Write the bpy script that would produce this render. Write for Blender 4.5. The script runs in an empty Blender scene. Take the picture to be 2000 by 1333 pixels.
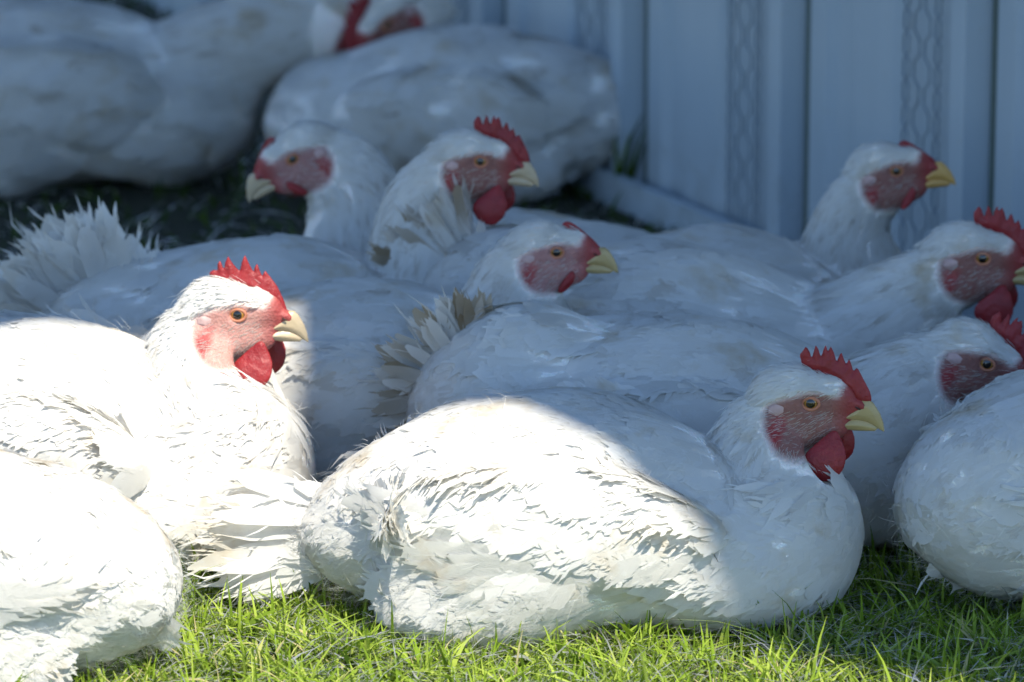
import bpy, math, numpy as np
from mathutils import Vector, Matrix, Euler
C = bpy.context.scene
rad = math.radians

# ------------------------------------------------------------------ camera
CAM_H, PITCH, FPX = 0.92, rad(13.6), 9300.0
cam = bpy.data.cameras.new('camera'); camo = bpy.data.objects.new('camera', cam)
C.collection.objects.link(camo); C.camera = camo
camo.location = (0, 0, CAM_H); camo.rotation_euler = (rad(90) - PITCH, 0, 0)
cam.sensor_width = 36.0; cam.lens = FPX / 2000 * 36.0
cam.clip_start = 0.05; cam.clip_end = 500
cam.dof.use_dof = True; cam.dof.focus_distance = 3.09; cam.dof.aperture_fstop = 9.0

# ------------------------------------------------------------------ sky + sun
SX, SY = 0.28, -0.60                       # horizontal slope of the sun direction per unit height
SUN = Vector((SX, SY, 1)).normalized()
W = bpy.data.worlds.new("World"); C.world = W; W.use_nodes = True
nt = W.node_tree; bg = nt.nodes['Background']
sky = nt.nodes.new('ShaderNodeTexSky'); sky.sky_type = 'NISHITA'; sky.sun_disc = False
sky.sun_elevation = math.asin(SUN.z); sky.sun_rotation = math.atan2(SX, SY)
sky.air_density = 1.0; sky.dust_density = 0.0; sky.ozone_density = 4.5
nt.links.new(sky.outputs[0], bg.inputs[0]); bg.inputs[1].default_value = 0.14
sl = bpy.data.lights.new('sun', 'SUN'); sl.energy = 5.0; sl.angle = rad(0.55); sl.color = (1.0, 0.93, 0.80)
so = bpy.data.objects.new('sun', sl); C.collection.objects.link(so)
so.rotation_euler = SUN.to_track_quat('Z', 'Y').to_euler(); so.location = (0.5, 2, 6)
C.view_settings.view_transform = 'Standard'; C.view_settings.look = 'None'
C.view_settings.exposure = 0.86; C.view_settings.gamma = 1.0
C.render.engine = 'CYCLES'
C.cycles.max_bounces = 9; C.cycles.diffuse_bounces = 6; C.cycles.transmission_bounces = 6; C.cycles.transparent_max_bounces = 64

# ------------------------------------------------------------------ helpers
RC = np.array([[1, 0, 0], [0, math.sin(PITCH), math.cos(PITCH)], [0, math.cos(PITCH), -math.sin(PITCH)]])
# rows of RC: world axes; columns: camera right, camera up, camera forward
def ray(px, py):
    return RC @ np.array([(px - 1000) / FPX, -(py - 666.5) / FPX, 1.0])
def at_z(px, py, z):
    r = ray(px, py); t = (z - CAM_H) / r[2]; return np.array([0, 0, CAM_H]) + t * r
def at_y(px, py, y):
    r = ray(px, py); t = y / r[1]; return np.array([0, 0, CAM_H]) + t * r

def tag(o, label=None, cat=None, group=None, kind=None):
    if label: o['label'] = label
    if cat: o['category'] = cat
    if group: o['group'] = group
    if kind: o['kind'] = kind
    return o
def link_mesh(name, V, F, mats, parent=None, smooth=True, attrs=None, midx=None):
    """V (n,3); F (m,k) array of faces or list of arrays; one mesh object."""
    me = bpy.data.meshes.new(name)
    Fs = F if isinstance(F, list) else [F]
    Fs = [np.asarray(f, dtype=np.int32) for f in Fs if len(f)]
    tot = np.concatenate([np.full(len(f), f.shape[1], np.int32) for f in Fs])
    loops = np.concatenate([f.ravel() for f in Fs])
    me.vertices.add(len(V)); me.vertices.foreach_set('co', np.asarray(V, np.float32).ravel())
    me.loops.add(len(loops)); me.loops.foreach_set('vertex_index', loops)
    me.polygons.add(len(tot))
    st = np.zeros(len(tot), np.int32); st[1:] = np.cumsum(tot)[:-1]
    me.polygons.foreach_set('loop_start', st)
    if midx is not None: me.polygons.foreach_set('material_index', np.asarray(midx, np.int32))
    me.polygons.foreach_set('use_smooth', np.full(len(tot), smooth))
    for k, a in (attrs or {}).items():
        a = np.asarray(a, np.float32)
        if a.ndim == 1:
            at = me.attributes.new(k, 'FLOAT', 'POINT'); at.data.foreach_set('value', a)
        else:
            at = me.attributes.new(k, 'FLOAT_VECTOR', 'POINT'); at.data.foreach_set('vector', a.ravel())
    me.update(calc_edges=True); me.validate()
    for m in (mats if isinstance(mats, (list, tuple)) else [mats]): me.materials.append(m)
    o = bpy.data.objects.new(name, me); C.collection.objects.link(o)
    if parent: o.parent = parent
    return o
def box(x0, x1, y0, y1, z0, z1):
    V = np.array([[x, y, z] for x in (x0, x1) for y in (y0, y1) for z in (z0, z1)], float)
    F = np.array([[0, 1, 3, 2], [4, 6, 7, 5], [0, 4, 5, 1], [2, 3, 7, 6], [0, 2, 6, 4], [1, 5, 7, 3]])
    return V, F
def tube(P, r, n=6):
    P = np.asarray(P, float); m = len(P); r = np.broadcast_to(r, (m,))
    T = np.gradient(P, axis=0); T /= np.linalg.norm(T, axis=1)[:, None] + 1e-9
    up = np.array([0.13, 0.31, 0.94]); A = np.cross(T, up); A /= np.linalg.norm(A, axis=1)[:, None] + 1e-9
    B = np.cross(T, A); a = np.linspace(0, 2 * np.pi, n, endpoint=False)
    V = P[:, None] + r[:, None, None] * (np.cos(a)[None, :, None] * A[:, None] + np.sin(a)[None, :, None] * B[:, None])
    i = np.arange(m - 1)[:, None] * n; j = np.arange(n)[None]; k = (j + 1) % n
    F = np.stack([i + j, i + k, i + n + k, i + n + j], -1).reshape(-1, 4)
    return V.reshape(-1, 3), F
class MB:
    def __init__(s): s.V = []; s.F = []; s.n = 0; s.A = {}
    def add(s, V, F, **at):
        s.V.append(V); s.F.append(np.asarray(F) + s.n); s.n += len(V)
        for k, a in at.items(): s.A.setdefault(k, []).append(np.broadcast_to(a, (len(V),)) if np.ndim(a) < 2 else a)
    def build(s, name, mats, parent=None, smooth=True):
        F = {}
        for f in s.F: F.setdefault(f.shape[1], []).append(f)
        return link_mesh(name, np.concatenate(s.V), [np.concatenate(v) for v in F.values()], mats, parent, smooth,
                         {k: np.concatenate(v) for k, v in s.A.items()})

# surface nets: mesh of the zero level of f on a regular grid
def surface_nets(f, lo, hi, h):
    ax = [np.arange(lo[i], hi[i] + h, h) for i in range(3)]
    X, Y, Z = np.meshgrid(*ax, indexing='ij')
    D = f(np.stack([X, Y, Z], -1).reshape(-1, 3).astype(np.float32)).reshape(X.shape)
    S = D < 0
    nx, ny, nz = D.shape
    c = [S[:-1, :-1, :-1], S[1:, :-1, :-1], S[:-1, 1:, :-1], S[1:, 1:, :-1], S[:-1, :-1, 1:], S[1:, :-1, 1:], S[:-1, 1:, 1:], S[1:, 1:, 1:]]
    cnt = sum(a.astype(np.int8) for a in c); act = (cnt > 0) & (cnt < 8)
    I = np.argwhere(act); idx = np.full(act.shape, -1, np.int64); idx[act] = np.arange(len(I))
    acc = np.zeros((len(I), 3)); w = np.zeros(len(I))
    off = np.array([[0, 0, 0], [1, 0, 0], [0, 1, 0], [1, 1, 0], [0, 0, 1], [1, 0, 1], [0, 1, 1], [1, 1, 1]])
    for a, b in ((0, 1), (2, 3), (4, 5), (6, 7), (0, 2), (1, 3), (4, 6), (5, 7), (0, 4), (1, 5), (2, 6), (3, 7)):
        pa = I + off[a]; pb = I + off[b]
        da = D[tuple(pa.T)]; db = D[tuple(pb.T)]; m = (da < 0) != (db < 0)
        t = np.where(m, da / (da - db + 1e-12), 0)
        acc += np.where(m[:, None], pa + t[:, None] * (off[b] - off[a]), 0); w += m
    V = np.array(lo) + h * acc / w[:, None]
    Fs = []
    for d in range(3):
        e1, e2 = [(1, 2), (2, 0), (0, 1)][d]
        sl0 = [slice(1, -1)] * 3; sl1 = [slice(1, -1)] * 3
        sl0[d] = slice(0, -1); sl1[d] = slice(1, None)
        a = S[tuple(sl0)]; b = S[tuple(sl1)]; m = a != b
        base = np.argwhere(m); o = np.ones(3, int); o[d] = 0; base = base + o
        u1 = np.zeros(3, int); u1[e1] = 1; u2 = np.zeros(3, int); u2[e2] = 1
        q = np.stack([idx[tuple((base - u1 - u2).T)], idx[tuple((base - u2).T)], idx[tuple(base.T)], idx[tuple((base - u1).T)]], -1)
        flip = ~a[m]
        q[flip] = q[flip][:, ::-1]
        Fs.append(q)
    F = np.concatenate(Fs); F = F[(F >= 0).all(1)]
    return V, F

# ------------------------------------------------------------------ materials
def mat(name):
    m = bpy.data.materials.new(name); m.use_nodes = True
    return m, m.node_tree, m.node_tree.nodes['Principled BSDF']
def N(t, kind, **kw):
    n = t.nodes.new('ShaderNode' + kind)
    for k, v in kw.items(): setattr(n, k, v)
    return n
def noise(t, scale, detail=4, rough=0.55, coord='Object', stretch=None):
    tc = N(t, 'TexCoord'); n = N(t, 'TexNoise'); n.inputs['Scale'].default_value = scale
    n.inputs['Detail'].default_value = detail; n.inputs['Roughness'].default_value = rough
    if stretch:
        mp = N(t, 'Mapping'); mp.inputs['Scale'].default_value = stretch
        t.links.new(tc.outputs[coord], mp.inputs[0]); t.links.new(mp.outputs[0], n.inputs[0])
    else: t.links.new(tc.outputs[coord], n.inputs[0])
    return n
def ramp(t, src, pts):
    r = N(t, 'ValToRGB'); e = r.color_ramp.elements
    while len(e) < len(pts): e.new(0.5)
    for i, (p, c) in enumerate(pts): e[i].position = p; e[i].color = (*c, 1) if len(c) == 3 else c
    t.links.new(src, r.inputs[0]); return r
def mixc(t, fac, a, b, mode='MIX'):
    m = N(t, 'MixRGB', blend_type=mode)
    for i, v in ((0, fac), (1, a), (2, b)):
        if hasattr(v, 'is_output') or isinstance(v, bpy.types.NodeSocket): t.links.new(v, m.inputs[i])
        elif i == 0: m.inputs[0].default_value = v
        else: m.inputs[i].default_value = (*v, 1)
    return m.outputs[0]
def attr(t, name):
    a = N(t, 'Attribute'); a.attribute_name = name; return a
def bump(t, src, dist, strength=1.0, nrm=None):
    b = N(t, 'Bump'); b.inputs['Distance'].default_value = dist; b.inputs['Strength'].default_value = strength
    t.links.new(src, b.inputs['Height'])
    if nrm is not None: t.links.new(nrm, b.inputs['Normal'])
    return b.outputs[0]

def feather_material():
    m, t, p = mat('white_feathers')
    st = attr(t, 'stain'); rn = attr(t, 'rnd')
    nz = noise(t, 22, 5, 0.6)
    base = mixc(t, rn.outputs['Fac'], (0.85, 0.835, 0.79), (0.90, 0.895, 0.87))
    d = ramp(t, nz.outputs['Fac'], [(0.56, (0, 0, 0)), (0.75, (1, 1, 1))])
    base = mixc(t, d.outputs[0], base, (0.74, 0.66, 0.52)); 
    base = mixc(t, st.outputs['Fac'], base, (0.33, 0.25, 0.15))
    # fine barbs: streaks along the feather
    uv = attr(t, 'fuv'); sp = N(t, 'SeparateXYZ'); t.links.new(uv.outputs['Vector'], sp.inputs[0])
    def M(op, a, b=None, c=None):
        n_ = N(t, 'Math', operation=op)
        for i_, v_ in enumerate((a, b, c)):
            if v_ is None: continue
            if isinstance(v_, (int, float)): n_.inputs[i_].default_value = v_
            else: t.links.new(v_, n_.inputs[i_])
        return n_.outputs[0]
    T_, S_ = sp.outputs[0], M('ABSOLUTE', sp.outputs[1])
    bx_ = M('SUBTRACT', T_, M('MULTIPLY', S_, 0.33))                   # barbs sweep outwards and to the tip
    cb = N(t, 'CombineXYZ'); t.links.new(bx_, cb.inputs[0]); t.links.new(sp.outputs[1], cb.inputs[1]); t.links.new(sp.outputs[2], cb.inputs[2])
    mp = N(t, 'Mapping'); mp.inputs['Scale'].default_value = (58, 1.4, 9); t.links.new(cb.outputs[0], mp.inputs[0])
    bz = N(t, 'TexNoise'); bz.inputs['Scale'].default_value = 1.0; bz.inputs['Detail'].default_value = 2
    t.links.new(mp.outputs[0], bz.inputs[0])
    base = mixc(t, 0.06, base, bz.outputs['Fac'], 'MULTIPLY')
    # soft fluffy shading: blend the vane's own normal with that of the plumage below it
    sn = attr(t, 'sn'); vt = N(t, 'VectorTransform', vector_type='NORMAL', convert_from='OBJECT', convert_to='WORLD')
    t.links.new(sn.outputs['Vector'], vt.inputs[0])
    geo = N(t, 'NewGeometry'); dt = N(t, 'VectorMath', operation='DOT_PRODUCT'); sg = N(t, 'Math', operation='SIGN'); vs = N(t, 'VectorMath', operation='SCALE')
    t.links.new(geo.outputs['Normal'], dt.inputs[0]); t.links.new(vt.outputs[0], dt.inputs[1]); t.links.new(dt.outputs['Value'], sg.inputs[0])
    t.links.new(vt.outputs[0], vs.inputs[0]); t.links.new(sg.outputs[0], vs.inputs['Scale'])
    mx = N(t, 'Mix', data_type='VECTOR'); mx.inputs[0].default_value = 0.78
    t.links.new(geo.outputs['Normal'], mx.inputs[4]); t.links.new(vs.outputs[0], mx.inputs[5])
    nn = N(t, 'VectorMath', operation='NORMALIZE'); t.links.new(mx.outputs[1], nn.inputs[0])
    bn = bump(t, bz.outputs['Fac'], 0.0006, 0.3, nn.outputs[0])
    df = N(t, 'BsdfDiffuse'); tr = N(t, 'BsdfTranslucent')
    t.links.new(base, df.inputs[0]); t.links.new(base, tr.inputs[0])
    t.links.new(bn, df.inputs['Normal']); t.links.new(nn.outputs[0], tr.inputs['Normal'])
    ms = N(t, 'MixShader'); ms.inputs[0].default_value = 0.55
    t.links.new(df.outputs[0], ms.inputs[1]); t.links.new(tr.outputs[0], ms.inputs[2])
    t.links.new(ms.outputs[0], t.nodes['Material Output'].inputs[0]); t.nodes.remove(p)
    return m
def body_material(name, skin_a, skin_b):
    m, t, p = mat(name)
    sk = attr(t, 'skin'); lob = attr(t, 'ear')
    nz = noise(t, 90, 5, 0.65)
    s = mixc(t, nz.outputs['Fac'], skin_a, skin_b)
    n2 = noise(t, 420, 3)
    s = mixc(t, 0.35, s, n2.outputs['Fac'], 'MULTIPLY')
    s = mixc(t, lob.outputs['Fac'], s, (0.28, 0.025, 0.025))
    c = mixc(t, sk.outputs['Fac'], (0.80, 0.74, 0.68), s)
    t.links.new(c, p.inputs['Base Color']); p.inputs['Roughness'].default_value = 0.6
    p.inputs['Subsurface Weight'].default_value = 0.15; p.inputs['Subsurface Scale'].default_value = 0.004
    vo = N(t, 'TexVoronoi'); vo.inputs['Scale'].default_value = 520
    tc = N(t, 'TexCoord'); t.links.new(tc.outputs['Object'], vo.inputs[0])
    t.links.new(bump(t, vo.outputs['Distance'], 0.0006, 0.7), p.inputs['Normal'])
    return m
def comb_material():
    m, t, p = mat('comb_skin')
    nz = noise(t, 120, 4); c = mixc(t, nz.outputs['Fac'], (0.15, 0.004, 0.006), (0.32, 0.016, 0.018))
    t.links.new(c, p.inputs['Base Color']); p.inputs['Roughness'].default_value = 0.5
    p.inputs['Subsurface Weight'].default_value = 0.3; p.inputs['Subsurface Scale'].default_value = 0.006
    p.inputs['Subsurface Radius'].default_value = (1, 0.15, 0.1)
    vo = N(t, 'TexVoronoi'); vo.inputs['Scale'].default_value = 1300
    tc = N(t, 'TexCoord'); t.links.new(tc.outputs['Object'], vo.inputs[0])
    b1 = bump(t, vo.outputs['Distance'], 0.0004, 0.4)
    t.links.new(bump(t, noise(t, 170, 4, 0.6).outputs['Fac'], 0.0025, 0.6, b1), p.inputs['Normal'])
    return m
def beak_material(name, a, b):
    m, t, p = mat(name)
    nz = noise(t, 60, 4, stretch=(1, 1, 3)); c = mixc(t, nz.outputs['Fac'], a, b)
    t.links.new(c, p.inputs['Base Color']); p.inputs['Roughness'].default_value = 0.38
    t.links.new(bump(t, noise(t, 260, 3).outputs['Fac'], 0.0004, 0.5), p.inputs['Normal'])
    return m
def eye_material():
    m, t, p = mat('amber_eye')
    rr = attr(t, 'er')
    r = ramp(t, rr.outputs['Fac'], [(0.0, (0.004, 0.004, 0.004)), (0.50, (0.004, 0.004, 0.004)), (0.56, (0.30, 0.13, 0.02)), (0.70, (0.40, 0.21, 0.04)), (0.78, (0.06, 0.03, 0.015)), (1, (0.03, 0.015, 0.01))])
    t.links.new(r.outputs[0], p.inputs['Base Color']); p.inputs['Roughness'].default_value = 0.08
    p.inputs['Coat Weight'].default_value = 0.6
    return m
def plain(name, col, rough=0.6, metal=0, nscale=40, amt=0.25):
    m, t, p = mat(name)
    nz = noise(t, nscale, 5)
    c = mixc(t, nz.outputs['Fac'], tuple(x * (1 - amt) for x in col), tuple(min(1, x * (1 + amt)) for x in col))
    t.links.new(c, p.inputs['Base Color']); p.inputs['Roughness'].default_value = rough; p.inputs['Metallic'].default_value = metal
    t.links.new(bump(t, nz.outputs['Fac'], 0.0008, 0.4), p.inputs['Normal'])
    return m
M_F = feather_material(); M_COMB = comb_material(); M_EYE = eye_material()
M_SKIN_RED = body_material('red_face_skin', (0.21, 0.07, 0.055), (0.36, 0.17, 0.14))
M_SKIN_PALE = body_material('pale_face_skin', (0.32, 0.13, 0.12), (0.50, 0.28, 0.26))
M_SKIN_LIT = body_material('sunlit_face_skin', (0.42, 0.16, 0.13), (0.62, 0.36, 0.31))  # paler copy of the face skin, sunlight put into its colour
M_LID = plain('eyelid_skin', (0.42, 0.16, 0.09), 0.6, nscale=200)
M_LOBE = plain('earlobe_skin', (0.46, 0.31, 0.29), 0.6, nscale=150)
M_BEAK_Y = beak_material('yellow_beak', (0.30, 0.21, 0.08), (0.46, 0.36, 0.17))
M_BEAK_P = beak_material('pale_beak', (0.36, 0.27, 0.16), (0.50, 0.41, 0.27))
M_BEAK_O = beak_material('ochre_beak', (0.45, 0.24, 0.06), (0.60, 0.38, 0.12))
M_DARK = plain('nostril_dark', (0.03, 0.015, 0.01), 0.8)

# ------------------------------------------------------------------ ground and grass
def grass_colour_mat(name, dark, mid, light, dry):
    m, t, p = mat(name)
    rn = attr(t, 'rnd')
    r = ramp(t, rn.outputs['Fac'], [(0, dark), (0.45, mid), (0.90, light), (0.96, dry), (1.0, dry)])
    hz = attr(t, 'ht'); c = mixc(t, hz.outputs['Fac'], (0.025, 0.04, 0.008), r.outputs[0])  # roots darkened in the colour to deepen the shade within the grass
    df = N(t, 'BsdfDiffuse'); tr = N(t, 'BsdfTranslucent'); gl = N(t, 'BsdfGlossy'); gl.inputs['Roughness'].default_value = 0.5
    t.links.new(c, df.inputs[0]); t.links.new(c, tr.inputs[0])
    ms = N(t, 'MixShader'); ms.inputs[0].default_value = 0.38
    t.links.new(df.outputs[0], ms.inputs[1]); t.links.new(tr.outputs[0], ms.inputs[2])
    fr = N(t, 'Fresnel'); fr.inputs[0].default_value = 1.08
    m2 = N(t, 'MixShader'); t.links.new(fr.outputs[0], m2.inputs[0])
    t.links.new(ms.outputs[0], m2.inputs[1]); t.links.new(gl.outputs[0], m2.inputs[2])
    t.links.new(m2.outputs[0], t.nodes['Material Output'].inputs[0]); t.nodes.remove(p)
    return m
M_GRASS = grass_colour_mat('grass_blades', (0.022, 0.05, 0.006), (0.21, 0.32, 0.03), (0.40, 0.49, 0.09), (0.55, 0.48, 0.24))
m, t, p = mat('soil_and_turf')
nz = noise(t, 30, 8, 0.7)
r = ramp(t, nz.outputs['Fac'], [(0.3, (0.012, 0.014, 0.006)), (0.55, (0.022, 0.026, 0.010)), (0.75, (0.045, 0.035, 0.02))])
t.links.new(r.outputs[0], p.inputs['Base Color']); p.inputs['Roughness'].default_value = 0.95
t.links.new(bump(t, nz.outputs['Fac'], 0.01), p.inputs['Normal']); M_SOIL = m
g = 200
V = np.array([[-g, -g, 0], [g, -g, 0], [g, g, 0], [-g, g, 0]], float)
tag(link_mesh('ground', V, np.array([[0, 1, 2, 3]]), M_SOIL), kind='structure')

def blades(rs, XY, H, Wd, lean, rnd, seg=4):
    n = len(XY); t = np.linspace(0, 1, seg + 1)
    a = rs.uniform(0, 2 * np.pi, n); dirx = np.stack([np.cos(a), np.sin(a)], -1)
    fa = a + rs.normal(0, 0.5, n) + np.pi / 2; side = np.stack([np.cos(fa), np.sin(fa), rs.normal(0, .25, n)], -1)
    out = (lean * H)[:, None] * t[None] ** 2.0
    z = H[:, None] * t[None] * (1 - 0.35 * np.clip(lean, 0, 2)[:, None] * t[None] ** 1.5)
    P = np.zeros((n, seg + 1, 3)); P[..., 0] = XY[:, 0, None] + dirx[:, 0, None] * out
    P[..., 1] = XY[:, 1, None] + dirx[:, 1, None] * out; P[..., 2] = z - 0.004
    w = Wd[:, None] * (1 - t[None] ** 2.2) * 0.5 + 0.0001
    V = np.stack([P - side[:, None] * w[..., None], P + side[:, None] * w[..., None]], 2)   # n,seg+1,2,3
    base = np.arange(n)[:, None] * (2 * (seg + 1)); s = np.arange(seg)[None] * 2
    F = np.stack([base + s, base + s + 1, base + s + 3, base + s + 2], -1).reshape(-1, 4)
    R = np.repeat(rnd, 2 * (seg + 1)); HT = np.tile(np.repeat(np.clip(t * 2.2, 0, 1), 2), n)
    return V.reshape(-1, 3), F, R, HT
rs = np.random.default_rng(5)
gm = MB()
def patch(n, x0, x1, y0, y1, h, hs, w, lean=0.6, tone=1.0, top=1.0):  # low tone darkens blade colour, painting in the shade of the back lawn
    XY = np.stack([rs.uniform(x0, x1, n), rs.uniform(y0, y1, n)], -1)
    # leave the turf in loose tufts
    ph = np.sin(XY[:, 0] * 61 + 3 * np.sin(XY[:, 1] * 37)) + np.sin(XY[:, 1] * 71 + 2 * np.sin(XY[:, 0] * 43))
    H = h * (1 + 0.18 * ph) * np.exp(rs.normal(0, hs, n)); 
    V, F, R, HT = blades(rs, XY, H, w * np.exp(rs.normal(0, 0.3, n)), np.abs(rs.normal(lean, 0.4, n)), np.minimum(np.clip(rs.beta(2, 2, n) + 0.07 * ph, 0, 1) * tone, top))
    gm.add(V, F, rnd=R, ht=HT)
patch(75000, -0.52, 0.52, 2.55, 3.12, 0.022, 0.28, 0.0019, 0.8)
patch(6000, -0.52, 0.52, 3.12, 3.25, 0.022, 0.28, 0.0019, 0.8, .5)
patch(3500, -0.52, 0.52, 2.55, 3.20, 0.034, 0.25, 0.0022, 0.6, 1.0, .88)
patch(600, -0.50, 0.50, 2.62, 3.0, 0.028, 0.2, 0.0052, 1.0)
patch(22000, -0.85, 0.85, 2.05, 2.55, 0.022, 0.28, 0.0022, 0.8)
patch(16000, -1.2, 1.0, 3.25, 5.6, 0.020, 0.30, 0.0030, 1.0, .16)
patch(30000, -2.2, 2.2, 1.2, 2.55, 0.026, 0.30, 0.0035, 0.8)
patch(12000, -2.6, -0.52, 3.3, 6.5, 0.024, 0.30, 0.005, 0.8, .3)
patch(9000, -2.6, -0.52, 2.4, 3.3, 0.026, 0.30, 0.004, 0.8)
patch(22000, 0.52, 2.2, 2.4, 3.6, 0.028, 0.30, 0.005, 0.8)
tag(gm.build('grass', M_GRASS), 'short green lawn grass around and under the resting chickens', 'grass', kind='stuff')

# taller single blades and stalks that stand up in front of the birds
def tall_blade(name, label, px, py, h, w, lean, rnd, seed, n=3):
    q = at_z(px, py, 0.0); r2 = np.random.default_rng(seed); b = MB()
    XY = np.stack([r2.normal(0, 0.006, n), r2.normal(0, 0.004, n)], -1)
    V, F, R, HT = blades(r2, XY, h * r2.uniform(0.6, 1.05, n), np.full(n, w), np.full(n, lean) * r2.uniform(.5, 1.3, n), np.clip(rnd + r2.normal(0, .1, n), 0, .88), 8)
    b.add(V, F, rnd=R, ht=HT)
    o = b.build(name, M_GRASS); o.location = q
    return tag(o, label, 'grass tuft', 'taller grass tufts standing above the lawn')
TB = [(405, 1160, .058, .0035, .45, .6, 'tall grass tuft between the two sunlit chickens on the left', 7),
      (430, 1130, .050, .0026, .25, .5, 'upright grass stems left of the front chicken\'s tail', 5),
      (232, 1060, .030, .0018, .3, .4, 'tiny grass tips in front of the left sunlit chicken\'s flank', 3),
      (700, 1235, .045, .0016, .15, .80, 'thin brown-green stalk standing by the front chicken\'s thigh', 2),
      (1000, 1270, .038, .0028, .4, .6, 'tuft of blades before the middle of the front chicken\'s belly', 7),
      (1150, 1285, .042, .0028, .4, .65, 'blade tuft before the front chicken\'s belly, right of its thigh', 4),
      (1390, 1290, .040, .0028, .35, .7, 'sunlit blades below the shadow edge on the front chicken', 4),
      (1520, 1265, .062, .0032, .5, .5, 'long curved blades crossing the front chicken\'s breast', 5),
      (1620, 1275, .045, .0028, .5, .35, 'shaded blades at the foot of the front chicken\'s breast', 6),
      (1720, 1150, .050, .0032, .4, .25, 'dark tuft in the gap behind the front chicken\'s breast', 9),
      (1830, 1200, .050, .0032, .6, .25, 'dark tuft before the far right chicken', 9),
      (560, 1230, .040, .0030, .7, .7, 'sunlit tuft under the front chicken\'s tail', 8),
      (1740, 1320, .036, .0030, .5, .8, 'bright blades at the bottom edge, right of the front chicken', 6)]
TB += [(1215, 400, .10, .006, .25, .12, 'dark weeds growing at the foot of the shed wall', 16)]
for i, (px, py, h, w, ln, rn_, lb, n) in enumerate(TB):
    tall_blade('grass_tuft', lb, px, py, h, w, ln, rn_, 40 + i, n)

# ------------------------------------------------------------------ shed wall
WD0 = 4.63
def wall_pt(n):                                   # n counts the rib spacings from the seam at the far left
    px = (990 + 200.6 * n) / (1 - 0.0625 * n); y = WD0 * (1 - 0.0625 * n)
    return np.array([(px - 1000) / FPX * y * 1.0, y])
wa, wb = wall_pt(0), wall_pt(3); wu = (wb - wa) / np.linalg.norm(wb - wa); PER = np.linalg.norm(wb - wa) / 3
wn = np.array([-abs(wu[1]), -abs(wu[0])]); wn /= np.linalg.norm(wn)         # faces the chickens
WALL_H = 1.9
m, t, p = mat('white_painted_sheet_metal')
nz = noise(t, 7.0, 7, 0.7, stretch=(1, 1, 0.09)); n2 = noise(t, 60, 5, 0.7)
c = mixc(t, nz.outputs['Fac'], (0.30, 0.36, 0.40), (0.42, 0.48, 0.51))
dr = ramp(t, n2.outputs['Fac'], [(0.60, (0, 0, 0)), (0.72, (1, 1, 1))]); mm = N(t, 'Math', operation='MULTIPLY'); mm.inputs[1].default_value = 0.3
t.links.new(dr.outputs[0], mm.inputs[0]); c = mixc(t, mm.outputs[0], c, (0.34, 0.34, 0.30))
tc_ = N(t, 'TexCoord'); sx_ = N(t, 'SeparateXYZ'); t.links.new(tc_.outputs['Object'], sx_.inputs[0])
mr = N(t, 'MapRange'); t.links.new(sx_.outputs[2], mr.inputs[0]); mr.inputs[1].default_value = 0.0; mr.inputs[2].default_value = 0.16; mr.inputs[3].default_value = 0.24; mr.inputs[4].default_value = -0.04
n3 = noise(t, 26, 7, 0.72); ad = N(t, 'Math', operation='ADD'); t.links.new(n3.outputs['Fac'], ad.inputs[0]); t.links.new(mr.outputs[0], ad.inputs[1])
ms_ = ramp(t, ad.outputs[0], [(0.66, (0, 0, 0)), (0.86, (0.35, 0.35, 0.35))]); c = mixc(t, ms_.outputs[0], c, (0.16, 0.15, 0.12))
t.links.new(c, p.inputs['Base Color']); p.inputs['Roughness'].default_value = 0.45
t.links.new(bump(t, noise(t, 9, 4).outputs['Fac'], 0.004, 0.5), p.inputs['Normal']); M_WALL = m
M_SEAM = plain('dark_seam', (0.10, 0.13, 0.11), 0.8)
M_WIRE = plain('galvanised_wire', (0.20, 0.25, 0.29), 0.5, 0.3)
shed = bpy.data.objects.new('shed', None); C.collection.objects.link(shed); shed.location = (*wa, 0)
ang = math.atan2(wu[1], wu[0]); shed.rotation_euler = (0, 0, ang)
tag(shed, 'white corrugated metal shed wall behind the chickens, seen at a slant', 'shed')
# local frame: x along the wall, +y away from the chickens or towards them depending on sign
sy = 1.0 if np.dot(np.array([-math.sin(ang), math.cos(ang)]), wn) > 0 else -1.0
# profile over one period: (x fraction, outward height in m)
prof = [(0.0, 0.0), (0.03, 0.0), (0.05, 0.008), (0.15, 0.010), (0.19, 0.004), (0.28, 0.004), (0.33, 0.012), (0.53, 0.012), (0.58, 0.006), (0.82, 0.006), (0.84, 0.012), (0.87, 0.012), (0.89, 0.022), (0.965, 0.022), (0.985, 0.0)]
n0, n1 = -8, 5
pts = [((k + a) * PER, sy * b) for k in range(n0, n1) for a, b in prof] + [(n1 * PER, 0.0)]
pts = np.array(pts); z = np.array([0.02, WALL_H])
V = np.array([[x, y, zz] for zz in z for x, y in pts]); k = len(pts); i = np.arange(k - 1)
F = np.stack([i, i + 1, i + 1 + k, i + k], -1)
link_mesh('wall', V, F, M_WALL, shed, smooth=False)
sb = MB()
for k_ in range(n0, n1 + 1):
    Vb, Fb = box(k_ * PER - 0.002, k_ * PER + 0.007, min(sy * .0005, sy * 0.003), max(sy * .0005, sy * 0.003), 0.02, WALL_H - 0.01)
    sb.add(Vb, Fb)
o = sb.build('seam', M_SEAM, shed, smooth=False)
Vb, Fb = box(n0 * PER, n1 * PER, min(sy * 0.024, sy * 0.034), max(sy * 0.024, sy * 0.034), 0.0, 0.03)
link_mesh('base_rail', Vb, Fb, M_WALL, shed, smooth=False)
# back of the shed (so it has depth from the side)
Vb, Fb = box(n0 * PER, n1 * PER, min(-sy * 0.02, -sy * 1.6), max(-sy * 0.02, -sy * 1.6), 0.0, WALL_H)
link_mesh('side_wall', Vb, Fb, M_WALL, shed, smooth=False)
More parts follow.
